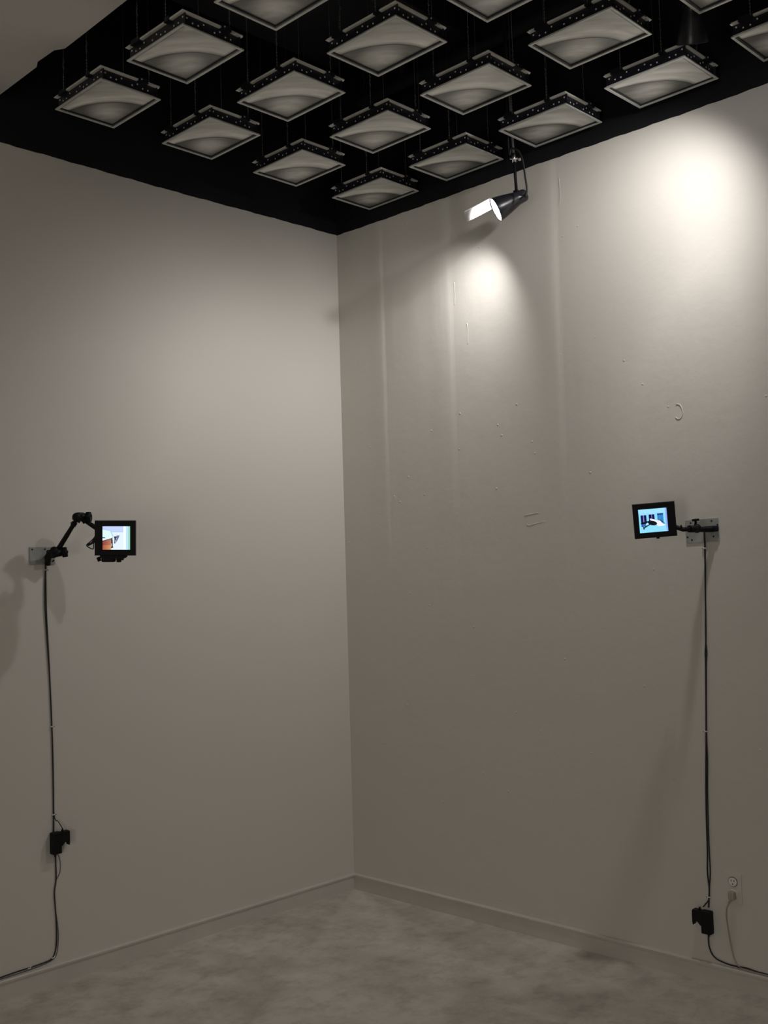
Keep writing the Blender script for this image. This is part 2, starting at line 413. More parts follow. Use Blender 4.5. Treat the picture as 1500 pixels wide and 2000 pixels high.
# local axes of a panel: +X along G1 (away from the left wall), +Y against G2 (towards the right wall)
def make_panel():
    t = thing('hanging_panel', (0, 0, 0), '', 'panel', 'grey framed panels hung in rows under the black ceiling', track=False)
    hx, hy = SX / 2, SY / 2; rim = 0.0095; ins = 0.014
    bm = bm_new()
    # lower rim, four mitred bars
    outer = [(-hx, -hy), (hx, -hy), (hx, hy), (-hx, hy)]; inner = [(-hx + rim, -hy + rim), (hx - rim, -hy + rim), (hx - rim, hy - rim), (-hx + rim, hy - rim)]
    for i in range(4):
        j = (i + 1) % 4
        g = 0.0004
        prism(bm, [Vector((*outer[i], 0)), Vector((*outer[j], 0)), Vector((*inner[j], 0)), Vector((*inner[i], 0))], (0, 0, 0.004), 0)
    obj('lower_frame', bm, M_frame, t)
    # four side rails, perforated
    def rail(c, ln, along):
        bm = bm_new(); th = 0.003; h = 0.044
        if along == 'x': box(bm, (0, c, 0.004 + h / 2), (ln, th, h))
        else: box(bm, (c, 0, 0.004 + h / 2), (th, ln, h))
        n = 13 if along == 'x' else 10
        s = 1 if c > 0 else -1
        for k in range(n):
            q = -ln / 2 + ln * (k + 0.5) / n
            z = 0.026 if k % 3 else 0.037
            if k % 5 == 4: continue
            a = Vector((q, c + s * 0.0013, z)) if along == 'x' else Vector((c + s * 0.0013, q, z))
            v = Vector((0, s * 0.0009, 0)) if along == 'x' else Vector((s * 0.0009, 0, 0))
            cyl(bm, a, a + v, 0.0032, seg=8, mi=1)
        return obj('side_rail', bm, [M_rail, M_dot], t)
    rail(-hy + ins, SX - 0.006, 'x'); rail(hy - ins, SX - 0.006, 'x')
    rail(hx - ins, SY - 2 * ins - 0.003, 'y'); rail(-hx + ins, SY - 2 * ins - 0.003, 'y')
    # sheet, slightly recessed and faintly bellied
    bm = bm_new(); n = 14; grid = []
    for i in range(n + 1):
        row = []
        for j in range(n + 1):
            a = -1 + 2 * i / n; b = -1 + 2 * j / n
            z = 0.0085 - 0.0022 * (1 - a * a) * (1 - b * b)
            row.append(bm.verts.new((a * (hx - 0.005), b * (hy - 0.005), z)))
        grid.append(row)
    for i in range(n):
        for j in range(n):
            f = bm.faces.new((grid[i][j], grid[i][j + 1], grid[i + 1][j + 1], grid[i + 1][j])); f.smooth = True
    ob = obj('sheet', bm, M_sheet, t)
    # upper plate, as large as the lower frame and resting on the rails
    bm = bm_new()
    box(bm, (0, 0, 0.052), (SX - 0.004, SY - 0.004, 0.0075), bev=0.001)
    obj('top_plate', bm, M_top, t)
    # pale end tabs
    bm = bm_new(); box(bm, (-hx + 0.016, -hy + 0.003, 0.0472), (0.030, 0.017, 0.002)); obj('end_tab', bm, M_white, t)
    bm = bm_new(); box(bm, (hx - 0.003, hy - 0.024, 0.0472), (0.017, 0.030, 0.002)); obj('end_tab', bm, M_white, t)
    # black brackets and the wires on them
    for (x, y, ax, wd, wires) in ((-0.114, -hy, 'y', 0.054, (0.02,)), (0.081, -hy, 'y', 0.026, (0.0,)), (-0.10, hy, 'y', 0.026, (0.0,)), (0.085, hy, 'y', 0.026, (0.0,)), (hx, 0.052, 'x', 0.042, ())):
        bm = bm_new(); s = -1 if (y if ax == 'y' else x) < 0 else 1
        if ax == 'y':
            box(bm, (x, y - s * 0.005, 0.0463), (wd, 0.019, 0.0035)); box(bm, (x, y + s * 0.0015, 0.053), (wd, 0.0025, 0.017))
        else:
            box(bm, (x - s * 0.005, y, 0.0463), (0.019, wd, 0.0035)); box(bm, (x + s * 0.0015, y, 0.053), (0.0025, wd, 0.017))
            cyl(bm, (x + 0.002, y - 0.008, 0.054), (x + 0.005, y - 0.008, 0.054), 0.003, seg=8, mi=1)
        br = obj('bracket', bm, [M_rail, M_frame], t)
        for wx in wires:
            xx = x + wx; yw = y + s * 0.0045; top = CEIL - ZF - 0.001
            bm = bm_new(); cyl(bm, (xx, yw, 0.050), (xx, yw, top), 0.0010, seg=6)
            for k in range(6):  # knotted chain end
                a_ = k * 1.3; cyl(bm, (xx + 0.0035 * math.cos(a_), yw + 0.0035 * math.sin(a_), 0.13 + k * 0.008), (xx - 0.0035 * math.cos(a_), yw - 0.0035 * math.sin(a_), 0.139 + k * 0.008), 0.0016, seg=6)
            for k in range(4): ball(bm, (xx, yw, 0.068 + 0.012 * k), 0.0028)
            obj('wire', bm, M_wire, br)
    return t
def copy_tree(o, parent=None):
    c = o.copy(); COL.objects.link(c); c.parent = parent
    for ch in [k for k in bpy.data.objects if k.parent == o]: copy_tree(ch, c)
    return c
PANELS = {
    (0, 0): 'panel nearest the room corner, lowest on the ceiling',
    (1, 0): 'second panel from the corner along the right wall',
    (2, 0): 'third panel from the corner along the right wall, above the spotlight cord',
    (3, 0): 'fourth panel from the corner along the right wall, brightest sheet',
    (4, 0): 'panel along the right wall cut by the right photo edge',
    (0, 1): 'panel beginning the second row from the right wall, beside the left wall',
    (1, 1): 'second panel of the second row, directly above the room corner line',
    (2, 1): 'third panel of the second row out from the right wall',
    (3, 1): 'fourth panel of the second row, left of the dark upper spotlight',
    (4, 1): 'fifth panel of the second row, only a corner showing, top right',
    (0, 2): 'panel beginning the third row from the right wall, near left wall',
    (1, 2): 'second panel of the third row, upper left of centre',
    (2, 2): 'third panel of the third row, large, at the top middle of the ceiling',
    (3, 2): 'fourth panel of the third row, only its low corner showing at top centre',
    (0, 3): 'leftmost panel of all, beside the grey lowered ceiling',
    (1, 3): 'panel second in the leftmost row, above the leftmost one',
    (2, 3): 'panel of the leftmost row cut by the upper photo edge',
}
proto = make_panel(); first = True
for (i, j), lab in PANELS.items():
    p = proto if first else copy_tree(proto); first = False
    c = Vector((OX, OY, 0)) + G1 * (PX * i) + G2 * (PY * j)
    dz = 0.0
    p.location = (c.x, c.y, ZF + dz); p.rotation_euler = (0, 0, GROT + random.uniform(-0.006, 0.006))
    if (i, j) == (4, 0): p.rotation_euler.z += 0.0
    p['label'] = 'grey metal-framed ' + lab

# ------------------------------------------------------------------ spotlights
def frame(axis, up=(0, 0, 1)):
    """matrix whose -Z... here +X is the beam axis, +Z as near up as possible"""
    x = Vector(axis).normalized(); y = Vector(up).cross(x).normalized(); z = x.cross(y)
    return Matrix((x, y, z)).transposed().to_4x4()
def spotlight(lens, axis, label, stem_top, flap, watts, cord_pts, beam, angle, blend):
    lens = Vector(lens); axis = Vector(axis).normalized()
    M = Matrix.Translation(lens) @ frame(axis)
    t = thing('spotlight', tuple(lens), label, 'spotlight')
    def W(x, y, z): return M @ Vector((x, y, z))
    # housing: flared shade, neck, rounded end; open at the front
    prof = [(0.0, 0.053), (-0.004, 0.0535), (-0.03, 0.049), (-0.07, 0.0395), (-0.10, 0.0315), (-0.108, 0.029), (-0.112, 0.0285), (-0.140, 0.0275), (-0.150, 0.022), (-0.155, 0.0)]
    bm = bm_new(); seg = 40; rings = []
    for x, r in prof[:-1]: rings.append([bm.verts.new(W(x, r * math.cos(2 * PI * k / seg), r * math.sin(2 * PI * k / seg))) for k in range(seg)])
    inn = [(0.0, 0.0515), (-0.004, 0.0505), (-0.006, 0.050)]
    rin = [[bm.verts.new(W(x, r * math.cos(2 * PI * k / seg), r * math.sin(2 * PI * k / seg))) for k in range(seg)] for x, r in inn]
    for rs in (rings, rin):
        for i in range(len(rs) - 1):
            for k in range(seg):
                f = bm.faces.new((rs[i][k], rs[i][(k + 1) % seg], rs[i + 1][(k + 1) % seg], rs[i + 1][k])); f.smooth = True
    for k in range(seg): bm.faces.new((rings[0][k], rings[0][(k + 1) % seg], rin[0][(k + 1) % seg], rin[0][k]))
    bm.faces.new(rings[-1]); bm.faces.new(rin[-1])
    obj('housing', bm, M_case2, t)
    bm = bm_new(); cyl(bm, W(-0.0055, 0, 0), W(-0.0035, 0, 0), 0.0495, seg=32)
    obj('lens', bm, M_lens, t)
    # yoke and stem
    bm = bm_new(); piv = W(-0.118, 0, 0.028)
    st = Vector(stem_top)
    low = piv + (st - piv).normalized() * 0.14
    cyl(bm, piv, low, 0.0065, seg=12)
    box(bm, piv - Vector((0, 0, 0.004)), (0.022, 0.022, 0.022), bev=0.003)
    cyl(bm, W(-0.125, -0.032, 0), W(-0.125, 0.032, 0), 0.007, seg=12)
    obj('yoke_arm', bm, M_case, t)
    bm = bm_new(); cyl(bm, low - (st - piv).normalized() * 0.01, low + (st - piv).normalized() * 0.028, 0.009, seg=12)
    cyl(bm, low + Vector((0.0, 0, 0.006)) - RGT * 0.018, low + Vector((0.0, 0, 0.006)) + RGT * 0.022, 0.0045, seg=10)
    ball(bm, low + RGT * 0.024 + Vector((0, 0, 0.004)), 0.008)
    obj('clamp', bm, M_steel, t)
    bm = bm_new(); cyl(bm, low + (st - piv).normalized() * 0.025, st, 0.005, seg=10)
    cyl(bm, st - Vector((0, 0, 0.02)), st, 0.03, seg=20)
    obj('stem', bm, M_wire, t)
    bm = bm_new(); tube(bm, smooth_path([W(-0.150, 0, 0.008)] + [Vector(q) for q in cord_pts], 7), 0.004, 8)
    obj('power_cord', bm, M_rubber, t)
    if flap:
        flap(t, W)
        bm = bm_new(); tube(bm, smooth_path([st.lerp(low, 0.80) + RGT * q[0] + Vector((0, 0, q[1])) for q in ((0, 0.0), (0.012, 0.004), (0.022, -0.006), (0.027, -0.022))], 5), 0.0028, 8)
        h = obj('hook', bm, M_hook, t); h['label'] = 'small brass hook on the stem'
    l = spot_light('spotlight_bulb', tuple(W(0.004, 0, 0)), beam, 0.045, watts, (1.0, 0.97, 0.955), angle, blend)
    l.parent = t; l.location = Vector(l.location) - lens
    return t

# lamp beside the corner; a bright flap stands forward of its rim on the wall side
A1 = Vector((-0.62, 0.65, -0.44)).normalized()
L1 = PR(1.203, 0.20, 3.163)
def flap1(t, W):
    bm = bm_new(); n = 10
    a0, a1 = math.radians(100), math.radians(26)
    rows = []
    for x in (-0.002, 0.125):
        rows.append([bm.verts.new(W(x, (0.0545) * -math.cos(a0 + (a1 - a0) * k / n) * 1.0, 0.0545 * math.sin(a0 + (a1 - a0) * k / n))) for k in range(n + 1)])
    rows2 = []
    for x in (-0.002, 0.125):
        rows2.append([bm.verts.new(W(x, (0.0555) * -math.cos(a0 + (a1 - a0) * k / n), 0.0555 * math.sin(a0 + (a1 - a0) * k / n))) for k in range(n + 1)])
    for k in range(n):
        bm.faces.new((rows[0][k], rows[0][k + 1], rows[1][k + 1], rows[1][k])).smooth = True
        bm.faces.new((rows2[0][k], rows2[0][k + 1], rows2[1][k + 1], rows2[1][k])).smooth = True
    for r_, q_ in ((rows[0], rows2[0]), (rows[1], rows2[1])):
        for k in range(n): bm.faces.new((r_[k], r_[k + 1], q_[k + 1], q_[k]))
    for k in (0, n): bm.faces.new((rows[0][k], rows[1][k], rows2[1][k], rows2[0][k]))
    o = obj('flap', bm, M_flap, t); o['label'] = 'white curved flap glowing in the lamp light'
spotlight(L1, A1, 'black cone spotlight with glowing white flap, hung before the right wall', PR(1.272, 0.20, CEIL - 0.001), flap1, LAMP_CORNER_W,
          [PR(1.362, 0.2, 3.175), PR(1.372, 0.2, 3.205), PR(1.365, 0.2, 3.27), PR(1.355, 0.2, 3.34), PR(1.335, 0.2, 3.385), PR(1.302, 0.2, 3.41), PR(1.284, 0.2, 3.46), PR(1.284, 0.2, CEIL - 0.002)], BEAM_CORNER, math.radians(124), 1.0)
# lamp over the bright patch
L2 = Vector((-0.47, -2.28, 3.40))
A2 = Vector((0.42, 0.25, -0.87))
spotlight(L2, A2, 'dark spotlight without a flap, high among the panels at top right', (-0.475, -2.26, CEIL - 0.001), None, LAMP_RIGHT_W,
          [(-0.532, -2.30, 3.60), (-0.515, -2.285, 3.70), (-0.51, -2.28, 3.95), (-0.51, -2.28, CEIL - 0.002)], BEAM_RIGHT, math.radians(126), 1.0)

# ------------------------------------------------------------------ monitors
def poly_in(s, t, P):
    c = False; n = len(P); j = n - 1
    for i in range(n):
        if (P[i][1] > t) != (P[j][1] > t) and s < (P[j][0] - P[i][0]) * (t - P[i][1]) / (P[j][1] - P[i][1]) + P[i][0]: c = not c
        j = i
    return c
def seg_d(s, t, a, b):
    ax, ay = a; bx, by = b; dx, dy = bx - ax, by - ay
    k = max(0, min(1, ((s - ax) * dx + (t - ay) * dy) / (dx * dx + dy * dy)))
    return math.hypot(s - ax - k * dx, t - ay - k * dy)
def pic_left(s, t):
    c = (0.86, 0.92, 1.0)
    if t < 0.24: c = (0.74, 0.80, 1.0)
    if s < 0.33 and 0.14 + 0.2 * s < t: c = (0.84, 0.97, 1.0)
    if 0.30 < s < 0.74 and 0.22 < t < 0.245: c = (0.66, 0.74, 0.86)
    if seg_d(s, t, (0.05, 0.12), (0.22, 0.18)) < 0.012: c = (0.68, 0.72, 0.85)
    if seg_d(s, t, (0.28, 0.17), (0.37, 0.42)) < 0.02: c = (0.62, 0.82, 0.86)
    if s > 0.75: c = (0.92, 0.98, 1.0)
    if s > 0.84: c = (0.70, 0.86, 1.0)
    if s > 0.93: c = (0.55, 0.80, 0.68)
    top = 0.615 - 0.10 * min(s, 0.3) / 0.3
    if s < 0.095 and abs(t - 0.49) < 0.022: c = (0.03, 0.02, 0.08)
    if s < 0.31 and t > top:
        k = s / 0.31
        c = (0.50 + 0.20 * k, 0.18 + 0.26 * k, 0.16 + 0.16 * k)
        if t > 0.8: c = (c[0] + 0.1, c[1] + 0.12, c[2] + 0.02)
        if t < top + 0.03: c = (0.12, 0.05, 0.10)
    if poly_in(s, t, [(0.30, 0.53), (0.36, 0.47), (0.37, 0.84), (0.39, 0.90), (0.36, 0.93), (0.31, 0.94), (0.32, 0.8)]): c = (0.03, 0.01, 0.05)
    if poly_in(s, t, [(0.40, 0.44), (0.50, 0.43), (0.49, 0.54), (0.47, 0.60), (0.47, 0.73), (0.42, 0.73), (0.43, 0.53)]): c = (0.02, 0.02, 0.06)
    if poly_in(s, t, [(0.50, 0.40), (0.62, 0.38), (0.55, 0.58), (0.49, 0.69)]):
        c = (0.22, 0.25, 0.45) if (int(s * 60) + int(t * 40)) % 3 else (0.55, 0.62, 0.85)
    return c
def pic_right(s, t):
    c = (0.55, 0.86, 1.0) if t > 0.18 else (0.62, 0.88, 1.0)
    if 0.20 < t < 0.215: c = (0.66, 0.80, 0.95)
    if s > 0.94: c = (0.55, 0.68, 0.97)
    def win(s0, s1, t0, t1, col):
        if s0 < s < s1 and t0 < t < t1:
            k = (s - s0) / (s1 - s0)
            if 0.44 < k < 0.57: return (0.50, 0.50, 0.75)
            return col
        return None
    for a in ((0.07, 0.275, 0.25, 0.62, (0.02, 0.04, 0.30)), (0.36, 0.565, 0.235, 0.52, (0.01, 0.02, 0.26))):
        q = win(*a)
        if q: c = q
    if 0.66 < s < 0.87 and 0.225 < t < 0.63:
        c = (0.16, 0.44, 0.70) if int(s * 45) % 2 else (0.26, 0.56, 0.82)
        if t < 0.28: c = (0.05, 0.16, 0.45)
    if 0.07 < s < 0.24 and 0.62 < t < 0.74: c = (0.18, 0.44, 0.75)
    # pale reclining shape and dark curved shape in front of the windows
    if poly_in(s, t, [(0.38, 0.42), (0.44, 0.42), (0.62, 0.50), (0.74, 0.52), (0.82, 0.66), (0.92, 0.72), (0.86, 0.76), (0.66, 0.76), (0.55, 0.60), (0.42, 0.50)]): c = (0.93, 0.93, 1.0)
    if seg_d(s, t, (0.74, 0.50), (0.88, 0.66)) < 0.02: c = (0.10, 0.25, 0.25)
    e = ((s - 0.47) * 0.94 + (t - 0.61) * 0.34) / 0.165, (-(s - 0.47) * 0.34 + (t - 0.61) * 0.94) / 0.095
    if e[0] ** 2 + e[1] ** 2 < 1: c = (0.01, 0.01, 0.12)
    for a, b, r in (((0.15, 0.80), (0.36, 0.66), 0.025), ((0.10, 0.69), (0.17, 0.80), 0.015), ((0.12, 0.58), (0.38, 0.53), 0.03), ((0.10, 0.60), (0.20, 0.58), 0.04), ((0.15, 0.80), (0.16, 0.84), 0.02)):
        if seg_d(s, t, a, b) < r: c = (0.02, 0.01, 0.10)
    if (s - 0.29) ** 2 / 0.0022 + (t - 0.64) ** 2 / 0.0022 < 1: c = (0.70, 0.93, 1.0)
    return c
def monitor(center, X, Y, wd, ht, rect, pic, label, extra=None):
    """X to the right of the picture, Y up, both unit; rect = screen in fractions (s0, s1, t0, t1)"""
    X = X.normalized(); Nn = X.cross(Y).normalized(); Y = Nn.cross(X).normalized()
    R = Matrix((X, Y, Nn)).transposed().to_4x4(); M = Matrix.Translation(center) @ R
    t = thing('monitor', tuple(center), label, 'monitor', 'small video monitors on wall arms')
    s0, s1, t0, t1 = rect
    x0, x1 = -wd / 2 + wd * s0, -wd / 2 + wd * s1; y1, y0 = ht / 2 - ht * t0, ht / 2 - ht * t1
    bm = bm_new()
    # bezel with a real opening
    O = [(-wd / 2, -ht / 2), (wd / 2, -ht / 2), (wd / 2, ht / 2), (-wd / 2, ht / 2)]; I = [(x0, y0), (x1, y0), (x1, y1), (x0, y1)]
    b = 0.002
    f0 = [bm.verts.new(M @ Vector((*q, -0.016))) for q in O]; f1 = [bm.verts.new(M @ Vector((*q, -0.002))) for q in O]
    f2 = [bm.verts.new(M @ Vector((q[0] * (1 - 2 * b / wd), q[1] * (1 - 2 * b / ht), 0))) for q in O]
    f3 = [bm.verts.new(M @ Vector((*q, 0))) for q in I]; f4 = [bm.verts.new(M @ Vector((*q, -0.004))) for q in I]
    for a_, b_ in ((f0, f1), (f1, f2), (f2, f3), (f3, f4)):
        for i in range(4): bm.faces.new((a_[i], a_[(i + 1) % 4], b_[(i + 1) % 4], b_[i]))
    bm.faces.new(f0[::-1])
    obj('bezel', bm, M_case, t)
    bm = bm_new(); box(bm, (0, 0, -0.024), (wd * 0.86, ht * 0.84, 0.018), M, 0.004)
    for k in range(6): box(bm, (0, ht * 0.3 - k * ht * 0.12, -0.034), (wd * 0.6, 0.002, 0.003), M)
    obj('back_shell', bm, M_case, t)
    # screen: fine grid, each cell one colour of the picture
    nx, ny = 84, 72
    me = bpy.data.meshes.new('screen'); vs = []; fs = []
    for j in range(ny + 1):
        for i in range(nx + 1):
            v = M @ Vector((x0 + (x1 - x0) * i / nx, y1 + (y0 - y1) * j / ny, -0.0035)); vs.append(tuple(v - Vector(center)))
    for j in range(ny):
        for i in range(nx):
            a = j * (nx + 1) + i; fs.append((a, a + nx + 1, a + nx + 2, a + 1))
    me.from_pydata(vs, [], fs)
    at = me.color_attributes.new('pic', 'FLOAT_COLOR', 'CORNER')
    k = 0
    for j in range(ny):
        for i in range(nx):
            c = [x ** 2.2 for x in pic((i + 0.5) / nx, (j + 0.5) / ny)]
            for q in range(4): at.data[k].color = (*c, 1); k += 1
    me.materials.append(M_screen)
    o = bpy.data.objects.new('screen', me); COL.objects.link(o); o.parent = t
    return t, M

CL = PL(1.5, 0.22, 1.778)
CL = CAM + (FWD + RGT * ((224.3 - 750) / 2041.96) - UPV * ((1050.8 - 1000) / 2041.96)) * 4.20
tl, ML = monitor(CL, RGT, UPV, 0.1635, 0.1410, (0.192, 0.874, 0.168, 0.832), pic_left, 'black monitor showing a brown cabinet in a white room, on the left wall')
# mount under the left monitor
bm = bm_new()
def LB(x, y, z, s, bev=0.002): box(bm, (x, y, z), s, ML, bev)
LB(-0.012, -0.076, -0.02, (0.10, 0.012, 0.03)); LB(-0.030, -0.0865, -0.02, (0.055, 0.022, 0.028), 0.006)
cyl(bm, ML @ Vector((-0.073, -0.078, -0.02)), ML @ Vector((-0.066, -0.094, -0.02)), 0.0075, seg=14)
LB(0.016, -0.085, -0.02, (0.028, 0.010, 0.02)); LB(0.024, -0.079, -0.02, (0.006, 0.02, 0.02)); LB(0.012, -0.094, -0.018, (0.016, 0.008, 0.02)); LB(0.022, -0.0735, -0.02, (0.045, 0.008, 0.016))
obj('shoe_mount', bm, M_case, tl)

CR = CAM + (FWD + RGT * ((1278.9 - 750) / 2041.96) - UPV * ((1015.8 - 1000) / 2041.96)) * 3.935
an = math.radians(5.0)
XR = RGT * math.cos(an) + UPV * math.sin(an); YR = -RGT * math.sin(an) + UPV * math.cos(an)
tr, MR = monitor(CR, XR - FWD * 0.12, YR, 0.1553, 0.1313, (0.125, 0.80, 0.170, 0.842), pic_right, 'black tilted monitor showing three blue windows, on the right wall')
bm = bm_new(); cyl(bm, MR @ Vector((0.008, -0.064, -0.012)), MR @ Vector((0.008, -0.071, -0.012)), 0.006, seg=12)
obj('tripod_socket', bm, M_case, tr)

# ------------------------------------------------------------------ wall arms
def W_px(x, y, dist):
    """metric point used while laying out the arms: direction from the tripod spot, and distance"""
    return CAM + (FWD + RGT * ((x - 750) / 2041.96) - UPV * ((y - 1000) / 2041.96)) * dist
def plate(P, u0, u1, z0, z1, holes, parent, tilt=0.0, thick=0.004):
    bm = bm_new()
    c = P((u0 + u1) / 2, thick / 2 + 0.0003, (z0 + z1) / 2)
    ex = (P(1, 0, 0) - P(0, 0, 0)).normalized(); ez = Vector((0, 0, 1)); en = (P(0, 1, 0) - P(0, 0, 0)).normalized()
    R = Matrix((ex, en, ez)).transposed().to_4x4() @ Matrix.Rotation(tilt, 4, 'Y')
    M = Matrix.Translation(c) @ R
    box(bm, (0, 0, 0), (u1 - u0, thick, z1 - z0), M, 0.0015)
    for fu, fz in holes:
        q = Vector(((fu - 0.5) * (u1 - u0), thick / 2 - 0.0002, (fz - 0.5) * (z1 - z0)))
        cyl(bm, M @ q, M @ (q + Vector((0, 0.0012, 0))), 0.0035, seg=12, mi=1)
    return obj('mounting_plate', bm, [M_plate, M_hole], parent), M

# left: plate, lower joint with knob, long tube, elbow with knob, short tube to the monitor
base = PL(1.65, 0.03, 1.715)
arm = thing('articulated_arm', tuple(PL(1.67, 0, 1.71)), 'black two-part articulated arm raised in an elbow on the left wall', 'monitor arm', 'articulated arms bolted to the walls')
pl_, _ = plate(PL, 1.621, 1.731, 1.677, 1.750, ((0.06, 0.22), (0.40, 0.86), (0.9, 0.85), (0.10, 0.18)), arm)
pl_['label'] = 'bare steel plate with screw holes'
u_of = lambda x, y, d: None
J0 = PL(1.668, 0.030, 1.702); J1 = PL(1.652, 0.062, 1.712); 
def on_left(x, y, d):
    v = FWD + RGT * ((x - 750) / 2041.96) - UPV * ((y - 1000) / 2041.96)
    k = (d - CAM.dot(NL)) / v.dot(NL); return CAM + v * k
def on_right(x, y, d):
    v = FWD + RGT * ((x - 750) / 2041.96) - UPV * ((y - 1000) / 2041.96)
    k = (-d - CAM.x) / v.x; return CAM + v * k
bm = bm_new()
cyl(bm, on_left(93, 1088, 0.004), on_left(93, 1090, 0.045), 0.013, seg=16)
cyl(bm, on_left(93, 1102, 0.012), on_left(95, 1083, 0.040), 0.012, seg=16)
box(bm, on_left(100, 1082, 0.05), (0.032, 0.03, 0.034), bev=0.006)
cyl(bm, on_left(100, 1083, 0.05), on_left(119, 1079, 0.06), 0.0155, seg=18)
ball(bm, on_left(106, 1076, 0.055), 0.018)
obj('base_joint', bm, M_case, arm)
def knob(bm, c, ax, r, ln, lobes=6):
    ax = Vector(ax).normalized(); c = Vector(c)
    a = ax.cross(Vector((0, 0, 1))).normalized(); b = ax.cross(a)
    cyl(bm, c - ax * ln / 2, c + ax * ln / 2, r * 0.86, seg=20)
    for k in range(lobes):
        q = 2 * PI * k / lobes; o = (a * math.cos(q) + b * math.sin(q)) * r * 0.78
        cyl(bm, c + o - ax * ln * 0.42, c + o + ax * ln * 0.42, r * 0.30, seg=10)
axL = (on_left(128, 1078, 0.07) - on_left(110, 1081, 0.055))
bm = bm_new(); knob(bm, on_left(126, 1078.5, 0.065), axL, 0.021, 0.022); cyl(bm, on_left(130, 1078, 0.068), on_left(132.5, 1078, 0.069), 0.006, seg=10)
obj('clamp_knob', bm, M_case, arm)
E0 = on_left(158, 1010, 0.15); E1 = on_left(166, 1012, 0.17)
bm = bm_new(); a0 = on_left(115, 1071, 0.06); b0 = on_left(149.5, 1015, 0.142)
tube(bm, [a0, a0.lerp(b0, 0.1), a0.lerp(b0, 0.5), a0.lerp(b0, 0.56), a0.lerp(b0, 0.9), b0], lambda t: 0.0105 - 0.0025 * t, 16)
cyl(bm, a0.lerp(b0, 0.80), a0.lerp(b0, 0.90), 0.0115, seg=16)
q = a0.lerp(b0, 0.86); cyl(bm, q, q - RGT * 0.016 + UPV * 0.006, 0.003, 0.001, seg=8)
obj('arm_tube', bm, M_case, arm)
bm = bm_new()
cyl(bm, on_left(148, 1018, 0.142), on_left(154, 1008, 0.15), 0.017, seg=18)
box(bm, on_left(156, 1009.5, 0.15), (0.036, 0.03, 0.036), Matrix.Identity(4), 0.008)
cyl(bm, on_left(152, 1009, 0.15), on_left(167, 1010, 0.155), 0.0165, seg=18)
ball(bm, on_left(150, 1010, 0.15), 0.0185)
cyl(bm, on_left(163, 1014, 0.155), on_left(168, 1020, 0.16), 0.012, seg=16)
obj('elbow_joint', bm, M_case, arm)
bm = bm_new(); knob(bm, on_left(173.5, 1009.5, 0.165), on_left(176, 1009, 0.17) - on_left(166, 1010, 0.155), 0.0205, 0.017); cyl(bm, on_left(176, 1008, 0.17), on_left(179.5, 1007.5, 0.175), 0.005, seg=10)
obj('clamp_knob', bm, M_case, arm)
bm = bm_new(); a1 = on_left(167, 1018, 0.16); b1 = ML @ Vector((-0.066, 0.028, -0.040)); 
tube(bm, [a1, a1.lerp(b1, 0.3), a1.lerp(b1, 0.7), b1, ML @ Vector((-0.035, 0.015, -0.040))], lambda t: 0.0075 + 0.0035 * min(1, t * 1.6), 14)
obj('arm_tube', bm, M_case, arm)
bm = bm_new()
tube(bm, smooth_path([ML @ Vector(q) for q in ((-0.083, 0.014, -0.03), (-0.095, -0.004, -0.03), (-0.108, -0.016, -0.03), (-0.122, -0.030, -0.03), (-0.112, -0.039, -0.03), (-0.098, -0.045, -0.03), (-0.0935, -0.040, -0.03), (-0.092, -0.020, -0.03), (-0.080, -0.006, -0.03))], 5), 0.0022, 8)
tube(bm, [ML @ Vector(q) for q in ((-0.083, 0.002, -0.031), (-0.102, -0.020, -0.031), (-0.119, -0.030, -0.031))], 0.0034, 8)
tube(bm, [ML @ Vector(q) for q in ((-0.079, 0.0, -0.029), (-0.096, -0.021, -0.029), (-0.116, -0.031, -0.029))], 0.0030, 8)
o = obj('signal_cable', bm, M_rubber, tl); o['label'] = 'looped black signal cable behind the monitor'
bm = bm_new(); ball(bm, ML @ Vector((-0.084, 0.011, -0.024)), 0.0032); obj('cable_plug', bm, M_steel, o)

# right: plate, folded arm
armr = thing('articulated_arm', tuple(PR(1.99, 0, 1.73)), 'black articulated arm folded almost level on the right wall', 'monitor arm', 'articulated arms bolted to the walls')
pr_, _ = plate(PR, 1.925, 2.064, 1.683, 1.774, ((0.17, 0.86), (0.80, 0.88), (0.05, 0.26), (0.18, 0.13), (0.83, 0.22), (0.97, 0.70)), armr, -0.02)
pr_['label'] = 'bare steel plate with screw holes'
bm = bm_new(); a = MR @ Vector((0.055, -0.03, -0.04)); b = on_right(1334, 1034, 0.175); c = on_right(1350, 1033, 0.13)
tube(bm, [a, MR @ Vector((0.080, -0.034, -0.042)), b, c], lambda t: 0.0088, 16)
cyl(bm, on_right(1331, 1031, 0.18), on_right(1330, 1025.5, 0.18), 0.0035, seg=8)
obj('arm_tube', bm, M_case, armr)
bm = bm_new()
cyl(bm, on_right(1346, 1033, 0.14), on_right(1364, 1033, 0.085), 0.0135, seg=18)
ball(bm, on_right(1361, 1032, 0.09), 0.0175); cyl(bm, on_right(1358, 1027, 0.095), on_right(1359, 1019, 0.095), 0.005, seg=10)
obj('elbow_joint', bm, M_case, armr)
bm = bm_new(); 
for ang in (0.1, PI + 0.0):
    c0 = on_right(1358.5, 1015.5, 0.098); cyl(bm, c0, c0 + (RGT * math.cos(ang) + UPV * 0.12 * math.cos(ang)) * 0.013, 0.0048, 0.0042, seg=10)
ball(bm, on_right(1358.5, 1016, 0.098), 0.0062)
obj('wing_knob', bm, M_case, armr)
bm = bm_new()
tube(bm, smooth_path([on_right(1362, 1034, 0.085), on_right(1370, 1034, 0.06), on_right(1379, 1034, 0.04), on_right(1390, 1034, 0.02), on_right(1393, 1034, 0.005)], 5), 0.0105, 14)
box(bm, on_right(1388, 1033, 0.012), (0.02, 0.06, 0.022), bev=0.005)
